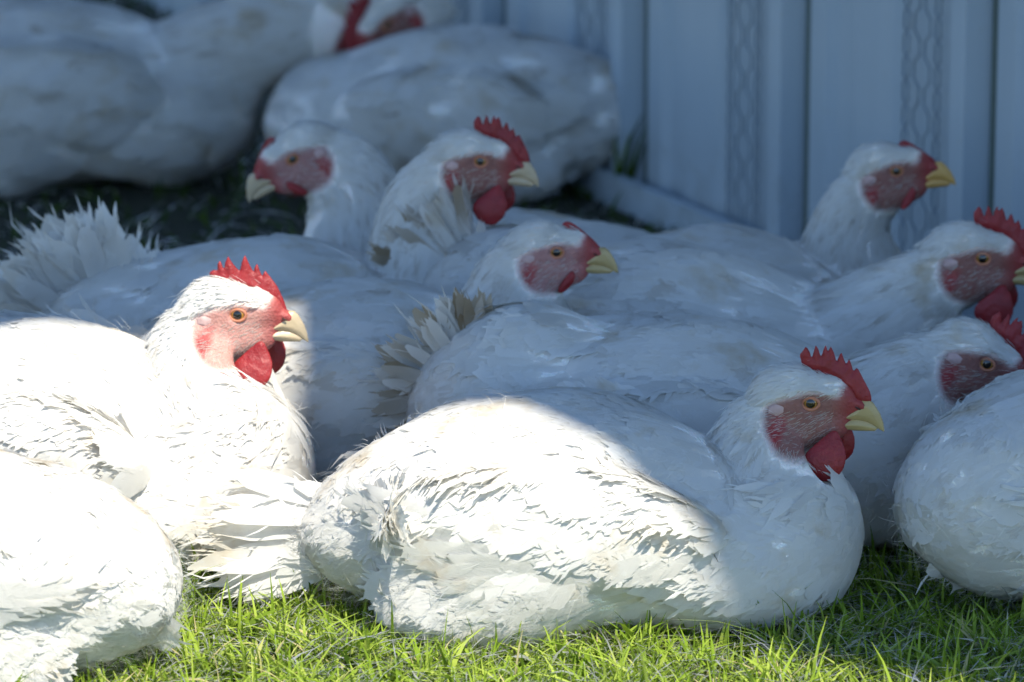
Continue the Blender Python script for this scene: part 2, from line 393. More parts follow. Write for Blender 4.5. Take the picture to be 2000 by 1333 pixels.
# hexagonal wire netting strips
for k_ in range(-3, 4):
    wm = MB(); cx = (k_ + 0.70) * PER; hw, hh = 0.0175, 0.040
    for c_ in range(-1, 3):
        for s in (-1, 1):
            P = []
            zz = 0.03
            j = 0
            while zz < 1.2:
                sh = (0.5 * hw / 2) * s * (1 if j % 2 == 0 else -1) * (1 if c_ % 2 == 0 else -1)
                P.append((cx + (c_ - 0.5) * hw + sh, sy * 0.0145, zz)); zz += hh * 0.32
                P.append((cx + (c_ - 0.5) * hw + sh, sy * 0.0145, zz)); zz += hh * 0.18
                j += 1
            if s == 1 or c_ in (-1, 2):
                Vt, Ft = tube(P, 0.0009, 5); wm.add(Vt, Ft)
    wm.build('wire_netting', M_WIRE, shed)
# unseen sheet on posts, added and outlined only to cast the flock's shade
EDGE = [(-2.2, 3.9), (-0.60, 3.40), (-0.50, 3.30), (-0.40, 3.25), (-0.33, 3.27), (-0.30, 3.37), (-0.20, 3.37), (-0.165, 3.15), (-0.05, 3.10), (0.095, 2.965), (0.155, 2.92), (0.32, 2.81), (1.6, 2.2)]
BLOCKER_C = 1.75
def blocker_pt(x, y):                               # point of the added sheet (a plane square to the sun) whose shadow falls at x, y
    t_ = (BLOCKER_C - (SUN.x * x + SUN.y * y)) * SUN.z; return (x + t_ * SX, y + t_ * SY, t_)
ro = [blocker_pt(x, y) for x, y in EDGE] + [blocker_pt(2.4, 5.0), blocker_pt(1.4, 6.6), blocker_pt(-1.9, 6.6), blocker_pt(-2.2, 5.0)]
n = len(ro); V = np.array(ro + [tuple(np.array(q) + np.array(SUN) * 0.012) for q in ro]); i = np.arange(n)
blocker = bpy.data.objects.new('shade_blocker', None); C.collection.objects.link(blocker)
tag(blocker, 'unseen grey sheet added high above the chickens to cast their shade', 'shade sail')
M_BLOCKER = plain('grey_blocker', (0.20, 0.22, 0.24), 0.9)
link_mesh('blocker_sheet', V, [np.stack([i, (i + 1) % n, (i + 1) % n + n, i + n], -1), np.array([list(range(n))[::-1]]), np.array([list(range(n, 2 * n))])], M_BLOCKER, blocker, smooth=False)
for cx_, cy_, cz_ in (ro[0], ro[len(EDGE) - 1], ro[len(EDGE) + 1], ro[len(EDGE) + 2]):
    Vt, Ft = tube([(cx_, cy_, 0), (cx_, cy_, cz_ + .1)], .03, 10); link_mesh('blocker_post', Vt, Ft, M_WALL, blocker)
Vb, Fb = box(n0 * PER, n1 * PER, min(-sy * 1.64, sy * 0.06), max(-sy * 1.64, sy * 0.06), WALL_H + .002, WALL_H + 0.05)
link_mesh('roof', Vb, Fb, M_WALL, shed, smooth=False)

# ------------------------------------------------------------------ chicken
def smin(a, b, k):
    h = np.clip(0.5 + 0.5 * (b - a) / k, 0, 1); return b * (1 - h) + a * h - k * h * (1 - h)
def ell(P, c, r, R=None):
    q = P - np.array(c, np.float32)
    if R is not None: q = q @ R
    r = np.array(r, np.float32)
    k0 = np.linalg.norm(q / r, axis=1); k1 = np.linalg.norm(q / (r * r), axis=1) + 1e-6
    return k0 * (k0 - 1.0) / k1
def roty(a):   # columns = local axes; positive a tips the +x end up
    c, s = math.cos(a), math.sin(a); return np.array([[c, 0, -s], [0, 1, 0], [s, 0, c]], np.float32)
def rotz(a):
    c, s = math.cos(a), math.sin(a); return np.array([[c, -s, 0], [s, c, 0], [0, 0, 1]], np.float32)
def rotx(a):
    c, s = math.cos(a), math.sin(a); return np.array([[1, 0, 0], [0, c, -s], [0, s, c]], np.float32)
def poly_sdf(x, z, poly):
    p = np.array(poly); q = np.roll(p, -1, 0); d = np.full(x.shape, 1e9); ins = np.zeros(x.shape, bool)
    for (ax, az), (bx, bz) in zip(p, q):
        ex, ez = bx - ax, bz - az; wx, wz = x - ax, z - az
        tt = np.clip((wx * ex + wz * ez) / (ex * ex + ez * ez), 0, 1)
        d = np.minimum(d, (wx - tt * ex) ** 2 + (wz - tt * ez) ** 2)
        c = ((az > z) != (bz > z)) & (x < (bx - ax) * (z - az) / (bz - az + 1e-12) + ax); ins ^= c
    return np.sqrt(d) * np.where(ins, -1, 1)
def smooth_poly(p, it=1):
    p = np.array(p, float)
    for _ in range(it):
        q = np.roll(p, -1, 0); p = np.stack([p * .78 + q * .22, p * .22 + q * .78], 1).reshape(-1, 2)
    return p
def soft_poly(p):
    p = np.array(p, float); q = np.roll(p, -1, 0); return np.stack([p * .87 + q * .13, p * .13 + q * .87], 1).reshape(-1, 2)
FACE = smooth_poly([(-3.05, -0.35), (-2.3, 0.15), (-1.4, 0.50), (0, 0.80), (1.0, 0.68), (1.7, 0.35), (2.0, 1.0), (2.6, 1.5), (3.6, 1.0), (4.6, 0.2), (4.6, -2.4), (2.6, -2.5), (1.6, -3.3), (0.2, -3.4), (-1.3, -3.3), (-2.2, -2.9), (-3.1, -1.6)], 2)
COMBS = {
 'spiky': [(-.83, 2.92), (-.62, 3.2), (-.42, 3.37), (-.15, 3.15), (-.02, 2.72), (.1, 3.2), (.22, 3.46), (.42, 3.3), (.58, 2.80), (.72, 3.3), (.88, 3.5), (1.02, 3.15), (1.2, 3.4), (1.42, 3.1), (1.6, 2.50), (1.75, 2.9), (1.9, 3.0), (2.1, 2.6), (2.22, 2.35), (2.42, 2.55), (2.62, 2.2), (2.70, 1.90), (2.95, 2.0), (3.52, .95), (3.85, .3), (3.95, -.1), (3.6, -.4), (3.0, -.5), (2.0, .2), (1.3, 1.2), (.4, 1.6), (-.6, 2.0)],
 'tall': [(-2.0, 2.3), (-2.05, 2.55), (-1.72, 2.78), (-1.5, 2.68), (-1.5, 3.1), (-1.30, 3.3), (-1.05, 2.82), (-.95, 3.3), (-.75, 3.6), (-.5, 3.3), (0, 2.68), (.15, 3.3), (.36, 3.68), (.65, 3.2), (.93, 2.62), (1.0, 2.95), (1.18, 3.08), (1.4, 2.6), (1.5, 2.35), (1.7, 2.6), (2.1, 2.1), (2.55, 1.5), (2.95, .6), (3.2, 0.0), (2.4, -.1), (1.5, .5), (.5, 1.1), (-.6, 1.4), (-1.8, 1.6)],
 'small': [(.45, 1.7), (.5, 2.05), (.8, 2.22), (1.2, 2.12), (1.7, 1.75), (2.3, 1.22), (3.0, .55), (3.5, -.05), (3.0, -.4), (2.0, .3), (1.2, 1.1)],
}
WATTLE = [(1.5, -1.5), (1.95, -2.4), (2.2, -3.2), (2.05, -4.1), (1.45, -4.75), (.82, -4.92), (.07, -4.5), (-.45, -3.75), (-.25, -3.1), (.5, -2.4)]
WATTLE = smooth_poly(WATTLE, 2)
WATTLE_S = [(1.4, -1.6), (1.7, -2.2), (1.45, -2.9), (.8, -3.6), (.2, -3.9), (-.1, -3.6), (.4, -2.7)]
WATTLE_S = smooth_poly(WATTLE_S, 2)
BEAK_U = [(1.5, -1.42), (2.1, -.95), (2.8, -.45), (3.4, .02), (3.9, .02), (4.25, -.28), (4.68, -.9), (4.96, -1.6), (5.02, -2.2), (4.66, -2.0), (4.3, -1.76), (3.7, -1.50), (3.0, -1.38), (2.2, -1.42)]
BEAK_L = [(1.7, -1.3), (3.0, -1.2), (3.65, -1.34), (4.2, -1.6), (4.6, -1.92), (4.3, -2.12), (3.4, -2.12), (2.3, -2.05), (1.7, -1.9)]
def flat_part(poly, hfun, h, ysz):
    """solid with outline poly (x,z) and half-thickness hfun(x,z,depth); units cm"""
    p = np.array(poly); lo = (p[:, 0].min() - .3, -ysz, p[:, 1].min() - .3); hi = (p[:, 0].max() + .3, ysz, p[:, 1].max() + .3)
    def f(P):
        d = -poly_sdf(P[:, 0], P[:, 2], poly)
        return np.where(d > 0, np.abs(P[:, 1]) - hfun(P[:, 0], P[:, 2], np.maximum(d, 0)), np.hypot(np.abs(P[:, 1]), -d)).astype(np.float32)
    return surface_nets(f, lo, hi, h)

FT = 7                                            # rows along a feather
def feathers(P, Nn, D, L, Wd, lift, Rcurv, rs, camber=0.25, point=0.0, ragged=0.06):
    """P,Nn,D (n,3): root, surface normal, direction; all cm.  Returns V,F,attrs"""
    n = len(P); t = np.linspace(0, 1, FT); S = np.cross(Nn, D)
    S /= np.linalg.norm(S, axis=1)[:, None] + 1e-9
    prof = np.interp(t, [0, .12, .35, .65, .85, .96, 1], [.30, .62, .92, 1.0, .93, .70, .34]) if point < 0.5 else np.interp(t, [0, .15, .4, .7, .9, 1], [.35, .8, 1, .7, .35, .04])
    w = Wd[:, None] * 0.5 * prof[None] * (1 + rs.normal(0, ragged, (n, FT)))
    s = L[:, None] * t[None]
    hn = 0.035 + lift[:, None] * s - s * s / (2 * Rcurv[:, None])
    cen = P[:, None] + D[:, None] * s[..., None] + Nn[:, None] * hn[..., None]
    V = np.zeros((n, FT, 3, 3), np.float32)
    for j, e in enumerate((-1, 0, 1)):
        drop = -camber * Wd[:, None] * 0.5 * abs(e) * prof[None]
        notch = rs.normal(0, 0.05, (n, FT)) * L[:, None] * abs(e)
        V[:, :, j] = cen + S[:, None] * (e * w)[..., None] + Nn[:, None] * drop[..., None] + D[:, None] * notch[..., None]
    b = np.arange(n)[:, None, None] * (FT * 3); i = np.arange(FT - 1)[None, :, None] * 3; j = np.arange(2)[None, None]
    q = b + i + j
    F = np.stack([q, q + 1, q + 4, q + 3], -1).reshape(-1, 4)
    r = rs.uniform(0, 1, n)
    uv = np.zeros((n, FT, 3, 3), np.float32)
    uv[..., 0] = t[None, :, None]
    uv[..., 1] = np.array([-1, 0, 1])[None, None]; uv[..., 2] = r[:, None, None] * 7
    return V.reshape(-1, 3), F, dict(rnd=np.repeat(r, FT * 3), fuv=uv.reshape(-1, 3), sn=np.repeat(Nn, FT * 3, 0)), np.tile(np.repeat(t, 3), n)
def fringe(Vf, Nn, D, L, Wd, nb, rs, sn, st):
    n = len(Nn); G = Vf.reshape(n, FT, 3, 3)
    t = rs.uniform(.30, 1, (n, nb)) ** .8; side = rs.integers(0, 2, (n, nb)) * 2
    x = t * (FT - 1); k0 = np.minimum(x.astype(int), FT - 2); fr = (x - k0)[..., None]; ii = np.arange(n)[:, None]
    E = G[ii, k0, side] * (1 - fr) + G[ii, k0 + 1, side] * fr; Cn = G[ii, k0, 1] * (1 - fr) + G[ii, k0 + 1, 1] * fr
    out = E - Cn; out /= np.linalg.norm(out, axis=2)[..., None] + 1e-6
    base = Cn + (E - Cn) * rs.uniform(.2, 1.0, (n, nb, 1)) + Nn[:, None] * .008
    Tg = G[ii, k0 + 1, 1] - G[ii, k0, 1]; Tg /= np.linalg.norm(Tg, axis=2)[..., None] + 1e-6
    NL = np.cross(Tg, out); NL /= np.linalg.norm(NL, axis=2)[..., None] + 1e-6; NL *= np.sign((NL * Nn[:, None]).sum(2))[..., None]
    dr = Tg + out * (.75 * (1 - t[..., None] ** 3) + .1) + rs.normal(0, .07, (n, nb, 3))
    dr -= (dr * NL).sum(2)[..., None] * NL * .8; dr += NL * rs.normal(-.02, .02, (n, nb, 1)); dr /= np.linalg.norm(dr, axis=2)[..., None]
    ln = (L[:, None] * .20 * np.exp(rs.normal(0, .3, (n, nb))))[..., None]; Sd = np.cross(Nn[:, None], dr); Sd /= np.linalg.norm(Sd, axis=2)[..., None] + 1e-6
    w = (Wd[:, None] * .050 * np.exp(rs.normal(0, .3, (n, nb))))[..., None]
    droop = -NL * (ln ** 2) * .12
    P0 = base; P1 = base + dr * ln * .5; P2 = base + dr * ln + droop
    V = np.stack([P0 - Sd * w * .6, P0 + Sd * w * .6, P1 - Sd * w, P1 + Sd * w, P2 - Sd * w * .12, P2 + Sd * w * .12], 2).reshape(-1, 3)
    m = n * nb; b = np.arange(m)[:, None] * 6; i = np.arange(2)[None] * 2; q = b + i
    F = np.stack([q, q + 1, q + 3, q + 2], -1).reshape(-1, 4)
    return V, F, dict(rnd=np.repeat(rs.uniform(0, 1, m), 6), fuv=np.zeros((m * 6, 3)), sn=np.repeat(sn, nb * 6, 0), stain=np.repeat(st, nb * 6))
def strands(P, Nn, D, L, wd, rs):
    n = len(P); t = np.array([0, .5, 1.0]); S = np.cross(Nn, D); S /= np.linalg.norm(S, axis=1)[:, None] + 1e-9
    cur = rs.normal(0, .15, (n, 1))
    c = P[:, None] + L[:, None, None] * (D[:, None] * t[None, :, None] + (Nn * 0.55)[:, None] * (t ** 1)[None, :, None] - Nn[:, None] * (0.3 * t ** 2)[None, :, None] + S[:, None] * (cur * t[None] ** 2)[..., None])
    w = wd * np.array([1, .8, .05])
    V = np.stack([c - S[:, None] * w[None, :, None], c + S[:, None] * w[None, :, None]], 2).reshape(-1, 3)
    b = np.arange(n)[:, None] * 6; i = np.arange(2)[None] * 2; q = b + i
    F = np.stack([q, q + 1, q + 3, q + 2], -1).reshape(-1, 4)
    r = rs.uniform(0.4, 1, n)
    return V, F, dict(rnd=np.repeat(r, 6), fuv=np.zeros((n * 6, 3)), sn=np.repeat(Nn, 6, 0))

def chicken(label, c, yaw, eye, scale=1.0, head_yaw=0.0, head_pitch=0.0, head_roll=0.0, comb='spiky', wattle='full', skin=None,
            beak=None, tail=dict(), eye_dy=0.0, res=0.25, seed=1, neck_r=(2.6, 5.6), fluff=3000, dens=1.0, head_scale=1.0,
            bodyscale=(1, 1, 1), head_local=None, nb=(10.5, 0, 6.8), brz=1.0, lump=1.0, body_tint=0.0, tuft=0, slim=1.0, dirt=0.25, hs_beak=.93, comb_lean=0, rump_stain=0.0):
    rs = np.random.default_rng(seed)
    pos = at_z(c[0], c[1], 0.08 * scale); pos[2] = 0
    S = 0.01 * scale
    yw = rad(yaw); RB = rotz(yw).astype(float)              # body local -> world
    bx, by, bz = bodyscale
    # head position in body-local cm
    if head_local is None:
        we = at_y(eye[0], eye[1], pos[1] + eye_dy); hl = RB.T @ (we - pos) / S
    else: hl = np.array(head_local, float)
    hy = rad(head_yaw) - yw                                  # head yaw is given in world terms
    RH_ = (rotz(hy) @ roty(rad(head_pitch)) @ rotx(rad(head_roll))).astype(np.float32)
    hc = hl.astype(np.float32); hs = head_scale
    def to_head(P): return ((P - hc) @ RH_) / hs
    # neck curve
    A = hc + RH_ @ (np.array([-2.35, 0, -2.0], np.float32) * hs)
    B0 = np.array(nb, np.float32) * np.array([bx, 1, bz], np.float32)
    back = RH_ @ np.array([-1, 0, -0.6], np.float32)
    dist = np.linalg.norm(A - B0)
    K1 = A + back * 0.28 * dist; K2 = B0 + np.array([-0.02, 0, 0.35], np.float32) * dist
    tt = np.linspace(0, 1, 14)[:, None]
    NK = (1 - tt) ** 3 * A + 3 * (1 - tt) ** 2 * tt * K1 + 3 * (1 - tt) * tt ** 2 * K2 + tt ** 3 * B0
    NR = neck_r[0] + (neck_r[1] - neck_r[0]) * tt[:, 0] ** 1.6
    lp = rs.uniform(0, 6, 4)
    YF = 1.75 - .75 * np.clip(tt[:, 0] * 1.6, 0, 1)
    wing_R = roty(rad(-5))
    def sdf(P):
        d = ell(P, (-2.5 * bx, 0, 8.1 * bz), (13.2 * bx, 9.8 * by, 8.3 * bz))
        d = smin(d, ell(P, (8.2 * bx, 0, 6.4 * brz * bz), (8.8 * bx, 8.6 * by, 6.6 * brz * bz)), 2.5)
        d = smin(d, ell(P, (-12.5 * bx, 0, (8.2 - 5 * (1 - slim)) * bz), (8 * bx * (.4 + .6 * slim), 6.6 * by * slim, 6.0 * bz * slim), roty(rad(tail.get('rump', -4)))), 3.5)
        if tuft: d = smin(d, ell(P, (-13.5 * bx, 0, 11.0), (5.6, 5.2, 6.6), roty(rad(-30))), 3.0)
        for s in (-1, 1):
            d = smin(d, ell(P, (-1.5 * bx, s * 7.75 * by, 9.2 * bz), (10.8 * bx, 2.7, 4.7 * bz), wing_R), .7)
            d = smin(d, ell(P, (-6.0 * bx, s * 5.9 * by, 4.0 * bz), (7.0 * bx, 4.2, 4.2 * bz)), 2.2)     # thigh fluff
        d = d + lump * .16 * np.sin(P[:, 0] * .62 + lp[0]) * np.sin(P[:, 1] * .7 + lp[1]) + lump * .14 * np.sin(P[:, 0] * .45 + P[:, 2] * .95 + lp[2]) * np.sin(P[:, 2] * .8 + P[:, 1] * .5 + lp[3])
        for i in range(len(NK)):
            q = np.linalg.norm((P - NK[i].astype(np.float32)) * np.array([1, YF[i], 1], np.float32), axis=1) - NR[i]
            d = smin(d, q / (1 + .5 * (YF[i] - 1)), .3 + 1.2 * i / 13)
        m = np.linalg.norm(P - hc, axis=1) < 12
        if m.any():
            h = to_head(P[m])
            if wattle == 'full': d[m] = -smin(-d[m], ell(h, (1.5, 0, -4.0), (2.4, 3.4, 2.1)) * hs, 1.0)
            e = ell(h, (-1.35, 0, .15), (2.55, 1.75, 2.05))
            e = smin(e, ell(h, (.9, 0, .1), (2.0, 1.15, 1.45)), .6)
            e = smin(e, ell(h, (2.4, 0, -.60), (1.45, .50, .78)), .4)
            e = smin(e, ell(h, (.5, 0, -1.7), (2.0, 1.05, 1.35)), .6)
            e = smin(e, ell(h, (-1.2, 0, -1.7), (2.1, 1.62, 2.1)), .7)
            for s in (-1, 1):
                e = smin(e, ell(h, (-2.35, s * 1.5, -1.9), (.55, .35, 1.15), roty(rad(25))), .18)        # red ear skin
                e = smin(e, ell(h, (.1, s * 1.05, .62), (1.2, .35, .22)), .25)                            # brow
                e = smin(e, ell(h, (3.1, s * .36, -.28), (.42, .2, .24), roty(rad(-25))), .15)            # nostril flap
                e = -smin(-e, ell(h, (0, s * 1.75, 0), (.62, .62, .55)), .15)                             # eye socket
            d[m] = smin(d[m], e * hs, 0.35)
        return d.astype(np.float32)
    lo = np.array([-21 * bx - 1, -12.5 * max(by, 1), -0.6]); hi = np.array([19 * bx, 12.5 * max(by, 1), 18.5 * bz])
    lo = np.minimum(lo, hl - 6); hi = np.maximum(hi, hl + 6)
    V, F = surface_nets(sdf, lo, hi, res)
    e_ = 0.05
    def grad(P):
        P = P.astype(np.float32); g_ = np.stack([sdf(P + np.eye(3, dtype=np.float32)[i] * e_) - sdf(P - np.eye(3, dtype=np.float32)[i] * e_) for i in range(3)], -1)
        return g_ / (np.linalg.norm(g_, axis=1)[:, None] + 1e-9)
    V = V - (sdf(V.astype(np.float32)))[:, None] * grad(V)      # snap onto the surface
    V[:, 2] = np.maximum(V[:, 2], 0.0)
    def face_mask(P):
        h = to_head(P.astype(np.float32)); d = poly_sdf(h[:, 0], h[:, 2], FACE)
        dh = np.linalg.norm(h - np.array([0.3, 0, -1]), axis=1)
        return np.clip(0.5 - d / 0.6, 0, 1) * (dh < 5.5), h
    fm, h = face_mask(V)
    ear = np.clip(1.15 - ((h[:, 0] + 2.35 - 0.42 * (h[:, 2] + 1.9)) / .75) ** 2 - ((h[:, 2] + 1.95) / 1.35) ** 2, 0, 1) * fm
    ear = np.maximum(ear, np.clip((h[:, 0] - 1.2) / 1.6, 0, .85) * fm)
    root = bpy.data.objects.new('chicken', None); C.collection.objects.link(root)
    root.location = pos; root.rotation_euler = (0, 0, yw); root.empty_display_size = 0.05
    tag(root, label, 'chicken', 'white chickens resting on the lawn')
    # ---- plumage
    a_, b_, c_, d_ = V[F[:, 0]], V[F[:, 1]], V[F[:, 2]], V[F[:, 3]]
    area = 0.5 * np.linalg.norm(np.cross(c_ - a_, d_ - b_), axis=1); cdf = np.cumsum(area) / area.sum()
    def sample(n):
        k = np.searchsorted(cdf, rs.uniform(0, 1, n)); u, v = rs.uniform(0, 1, (2, n, 1))
        p = (a_[k] * (1 - u) + b_[k] * u) * (1 - v) + (d_[k] * (1 - u) + c_[k] * u) * v
        return p
    total = area.sum()
    def flow(P, Nn, jit):
        P = P.astype(np.float32)
        # nearest neck station
        dn = np.linalg.norm(P[:, None] - NK[None].astype(np.float32), axis=2) - NR[None] * 0.9
        k = dn.argmin(1); tg = np.gradient(NK, axis=0); tg /= np.linalg.norm(tg, axis=1)[:, None]
        nd = tg[k]
        bd = np.stack([-np.ones(len(P)), np.sign(P[:, 1]) * .10, -0.28 * np.clip((12 - P[:, 2]) / 8, -0.6, 1.2)], -1)
        wgt = np.clip(1 - (k / 13.0) ** 2.2, 0, 1) * (dn.min(1) < 1.6)
        hd = (RH_ @ np.array([-1, 0, -.35], np.float32)); hw = np.clip(1.6 - np.linalg.norm(P - hc, axis=1) / (3.2 * hs), 0, 1)
        D = bd * (1 - wgt)[:, None] + nd * wgt[:, None]
        D = D * (1 - hw)[:, None] + hd * hw[:, None]
        D = D + rs.normal(0, jit, D.shape); D -= (D * Nn).sum(1)[:, None] * Nn
        D /= np.linalg.norm(D, axis=1)[:, None] + 1e-9
        return D, wgt, hw, k
    fb = MB()
    nb = len(V)
    fb.add(V * S, F, skin=fm, ear=ear, rnd=np.ones(nb), stain=np.zeros(nb), fuv=np.zeros((nb, 3)), sn=np.tile([0., 0, 1], (nb, 1)))
    nbody_faces = len(F)
    ph1, ph2 = rs.uniform(0, 6, 2)
    tb_flag = [0]
    def addf(P, *a__, **k__):
        if len(P): addf_(P, *a__, **k__)
    def addf_(P, L, Wd, lift, R, camber=.25, point=0, jit=.14, D=None, Nn=None, tgt=None, stain=None, ragged=.06, fr=None):
        Nn = grad(P) if Nn is None else Nn
        D_, _, _, _ = flow(P, Nn, jit)
        if D is not None: D_ = D
        if tgt is not tb_flag[0]:                    # follow the body's own curvature so the tips lie on the plumage
            Lc = np.asarray(L) * np.ones(len(P)); sd = sdf((P + D_ * Lc[:, None]).astype(np.float32)); c_ = np.clip(sd / Lc ** 2, 0.002, .32)
            R = 1 / (2 * c_)
        Vf, Ff, at, tv = feathers(P, Nn, D_, L, Wd, lift, R, rs, camber, point, ragged)
        Vf[:, 2] = np.maximum(Vf[:, 2], 0.15)
        n = len(P)
        blot = np.clip(np.sin(P[:, 0] * .9 + ph1) * np.sin(P[:, 1] * .8 + P[:, 2] * .7 + ph2) * 1.6 - 1.15 + rs.normal(0, .18, n), 0, 1) * dirt
        st = np.repeat(blot, FT * 3) * (0.3 + 0.7 * tv)
        st = np.maximum(st, body_tint)  # even brown floor over the bird's whole plumage
        if rump_stain: st = np.maximum(st, np.repeat(np.clip((-12 - P[:, 0]) / 8, 0, 1) * rs.uniform(0, rump_stain, n), FT * 3) * tv)
        if stain is not None: st = np.maximum(st, np.repeat(stain, FT * 3) * np.clip((tv - .2) * 1.9, 0, 1))
        (tgt or fb).add(Vf * S, Ff, skin=0., ear=0., stain=st, **at)
        nb_ = (fr if fr is not None else 14) if res < .21 else ((fr if fr is not None else 14) * 2 // 3 if res < .28 else 0)
        if nb_:
            Vb, Fb, ab = fringe(Vf, Nn, D_, np.asarray(L) * np.ones(n), np.asarray(Wd) * np.ones(n), nb_, rs, Nn, st.reshape(n, -1)[:, -2])
            Vb[:, 2] = np.maximum(Vb[:, 2], 0.15); (tgt or fb).add(Vb * S, Fb, skin=0., ear=0., **ab)
    # body
    P = sample(int(total * 2.3 * dens)); Nn = grad(P); _, wg, hw, k = flow(P, Nn, 0)
    fmp, hh = face_mask(P)
    isneck = (k < 11) & (wg > .25); ishead = hw > .55
    def clear(Q):
        h_ = to_head(Q.astype(np.float32)); dd = np.linalg.norm(h_ - np.array([0.6, 0, -.8]), axis=1); pd = poly_sdf(h_[:, 0], h_[:, 2], FACE)
        return ~((dd < 6.0) & ((pd < .25) | (h_[:, 0] > .8)) & (np.abs(h_[:, 1]) < 2.6)) & ~((h_[:, 0] > -.8) & (dd < 5.3))
    body = ~isneck & ~ishead & (P[:, 2] > .3) & clear(P) & (np.linalg.norm(P - hc, axis=1) > 7.0)
    hq = to_head(P.astype(np.float32)); nearb = ~isneck & ~ishead & clear(P) & (np.linalg.norm(P - hc, axis=1) <= 7.0) & (poly_sdf(hq[:, 0], hq[:, 2], FACE) > 2.0)
    pb = P[body]; n = len(pb)
    low = np.clip((6 - pb[:, 2]) / 6, 0, 1)
    L = (3.1 + .3 * np.clip(-pb[:, 0] / 14, -.6, 1)) * (1 - .42 * np.clip((-pb[:, 0] - 11) / 5, 0, 1)) * (1 - .3 * np.clip((5 - pb[:, 2]) / 4, 0, 1)) * np.exp(rs.normal(0, .16, n)); Wf = L * .62 * (1 + .1 * rs.normal(0, 1, n))
    addf(pb, L, Wf, 0.022 + np.abs(rs.normal(0, .014, n)) + .005 * low, np.full(n, 10.), .22, fr=16)
    pn = P[nearb]; n = len(pn)
    if n: addf(pn, 1.9 * np.exp(rs.normal(0, .15, n)), .7 * np.exp(rs.normal(0, .1, n)), np.full(n, .05), np.full(n, 6.), .15, 1, .12, fr=6)
    # neck hackles
    P2 = sample(int(total * 9 * dens)); Nn2 = grad(P2); _, wg, hw, k = flow(P2, Nn2, 0); fmp, hh = face_mask(P2)
    isneck = (k < 12) & (wg > .12) & (hw < .75); nk_ = isneck & (fmp < .1) & clear(P2); pk = P2[nk_]; n = len(pk)
    kk = k[nk_] / 13.0
    addf(pk, (1.5 + 1.7 * kk) * np.exp(rs.normal(0, .2, n)), (.36 + .55 * kk) * np.exp(rs.normal(0, .15, n)), .03 + np.abs(rs.normal(0, .035, n)), 4.5 + 5 * kk, .12, 1, .12, ragged=.12, stain=np.clip(rs.normal(.0, .16, n), 0, .4), fr=5)
    # head
    k3 = np.linalg.norm(V[F[:, 0]] - hc, axis=1) < 5.0 * hs; idx = np.nonzero(k3)[0]
    w3 = area[idx] / area[idx].sum(); kx = rs.choice(idx, int(3600 * dens), p=w3); u, v = rs.uniform(0, 1, (2, len(kx), 1))
    P3 = (a_[kx] * (1 - u) + b_[kx] * u) * (1 - v) + (d_[kx] * (1 - u) + c_[kx] * u) * v
    fm3, h3 = face_mask(P3); keep = (fm3 < .25) & (h3[:, 0] < 2.2) & ~((h3[:, 0] > .6) & (h3[:, 2] < -.6))
    p3 = P3[keep]; n = len(p3)
    addf(p3, .75 * np.exp(rs.normal(0, .25, n)) * hs, .17 * np.exp(rs.normal(0, .2, n)) * hs, .16 + np.abs(rs.normal(0, .1, n)), np.full(n, 2.6), .1, 1, .16, ragged=.15, fr=0)
    # sparse bristles on the face
    kp = (fm3 > .4) & (h3[:, 0] < 1.7) & (h3[:, 2] < -0.5) & (rs.uniform(0, 1, len(fm3)) < .55); kp |= (fm3 > .2) & (h3[:, 2] > .35) & (rs.uniform(0, 1, len(fm3)) < .8) & (h3[:, 0] < 2.2)
    p4 = P3[kp]; n4 = grad(p4); D4, _, _, _ = flow(p4, n4, .1); sel_ = rs.uniform(0, 1, len(p4)) < .6; p4 = p4[sel_]; n4 = n4[sel_]; D4 = D4[sel_]
    Vs, Fs, at = strands(p4, n4 * .35, D4, .5 * np.exp(rs.normal(0, .3, len(p4))) * hs, .018 * hs, rs)
    at['sn'] = np.repeat(n4, 6, 0)
    fb.add(Vs * S, Fs, skin=0., ear=0., stain=.38, **at)
    # loose down at the rump, belly and along the outline
    if fluff:
        pf = sample(fluff * 3); nf = grad(pf); wsel = rs.uniform(0, 1, len(pf)) < np.clip(.08 + (6 - pf[:, 2]) / 9 + (-6 - pf[:, 0]) / 26, .05, 1)
        fmf, _ = face_mask(pf); wsel &= (fmf < .1) & (pf[:, 2] > .6); pf = pf[wsel][:fluff]; nf = nf[wsel][:fluff]
        Df, _, _, _ = flow(pf, nf, .45)
        Vs, Fs, at = strands(pf + nf * .45, nf, Df, 1.15 * np.exp(rs.normal(0, .35, len(pf))), .014, rs)
        fb.add(Vs * S, Fs, skin=0., ear=0., stain=0., **at)
    nf_tot = sum(len(f) for f in fb.F)
    o = fb.build('body', [skin or M_SKIN_RED, M_F], root)
    mi = np.ones(nf_tot, np.int32); mi[:nbody_faces] = 0
    o.data.polygons.foreach_set('material_index', mi)
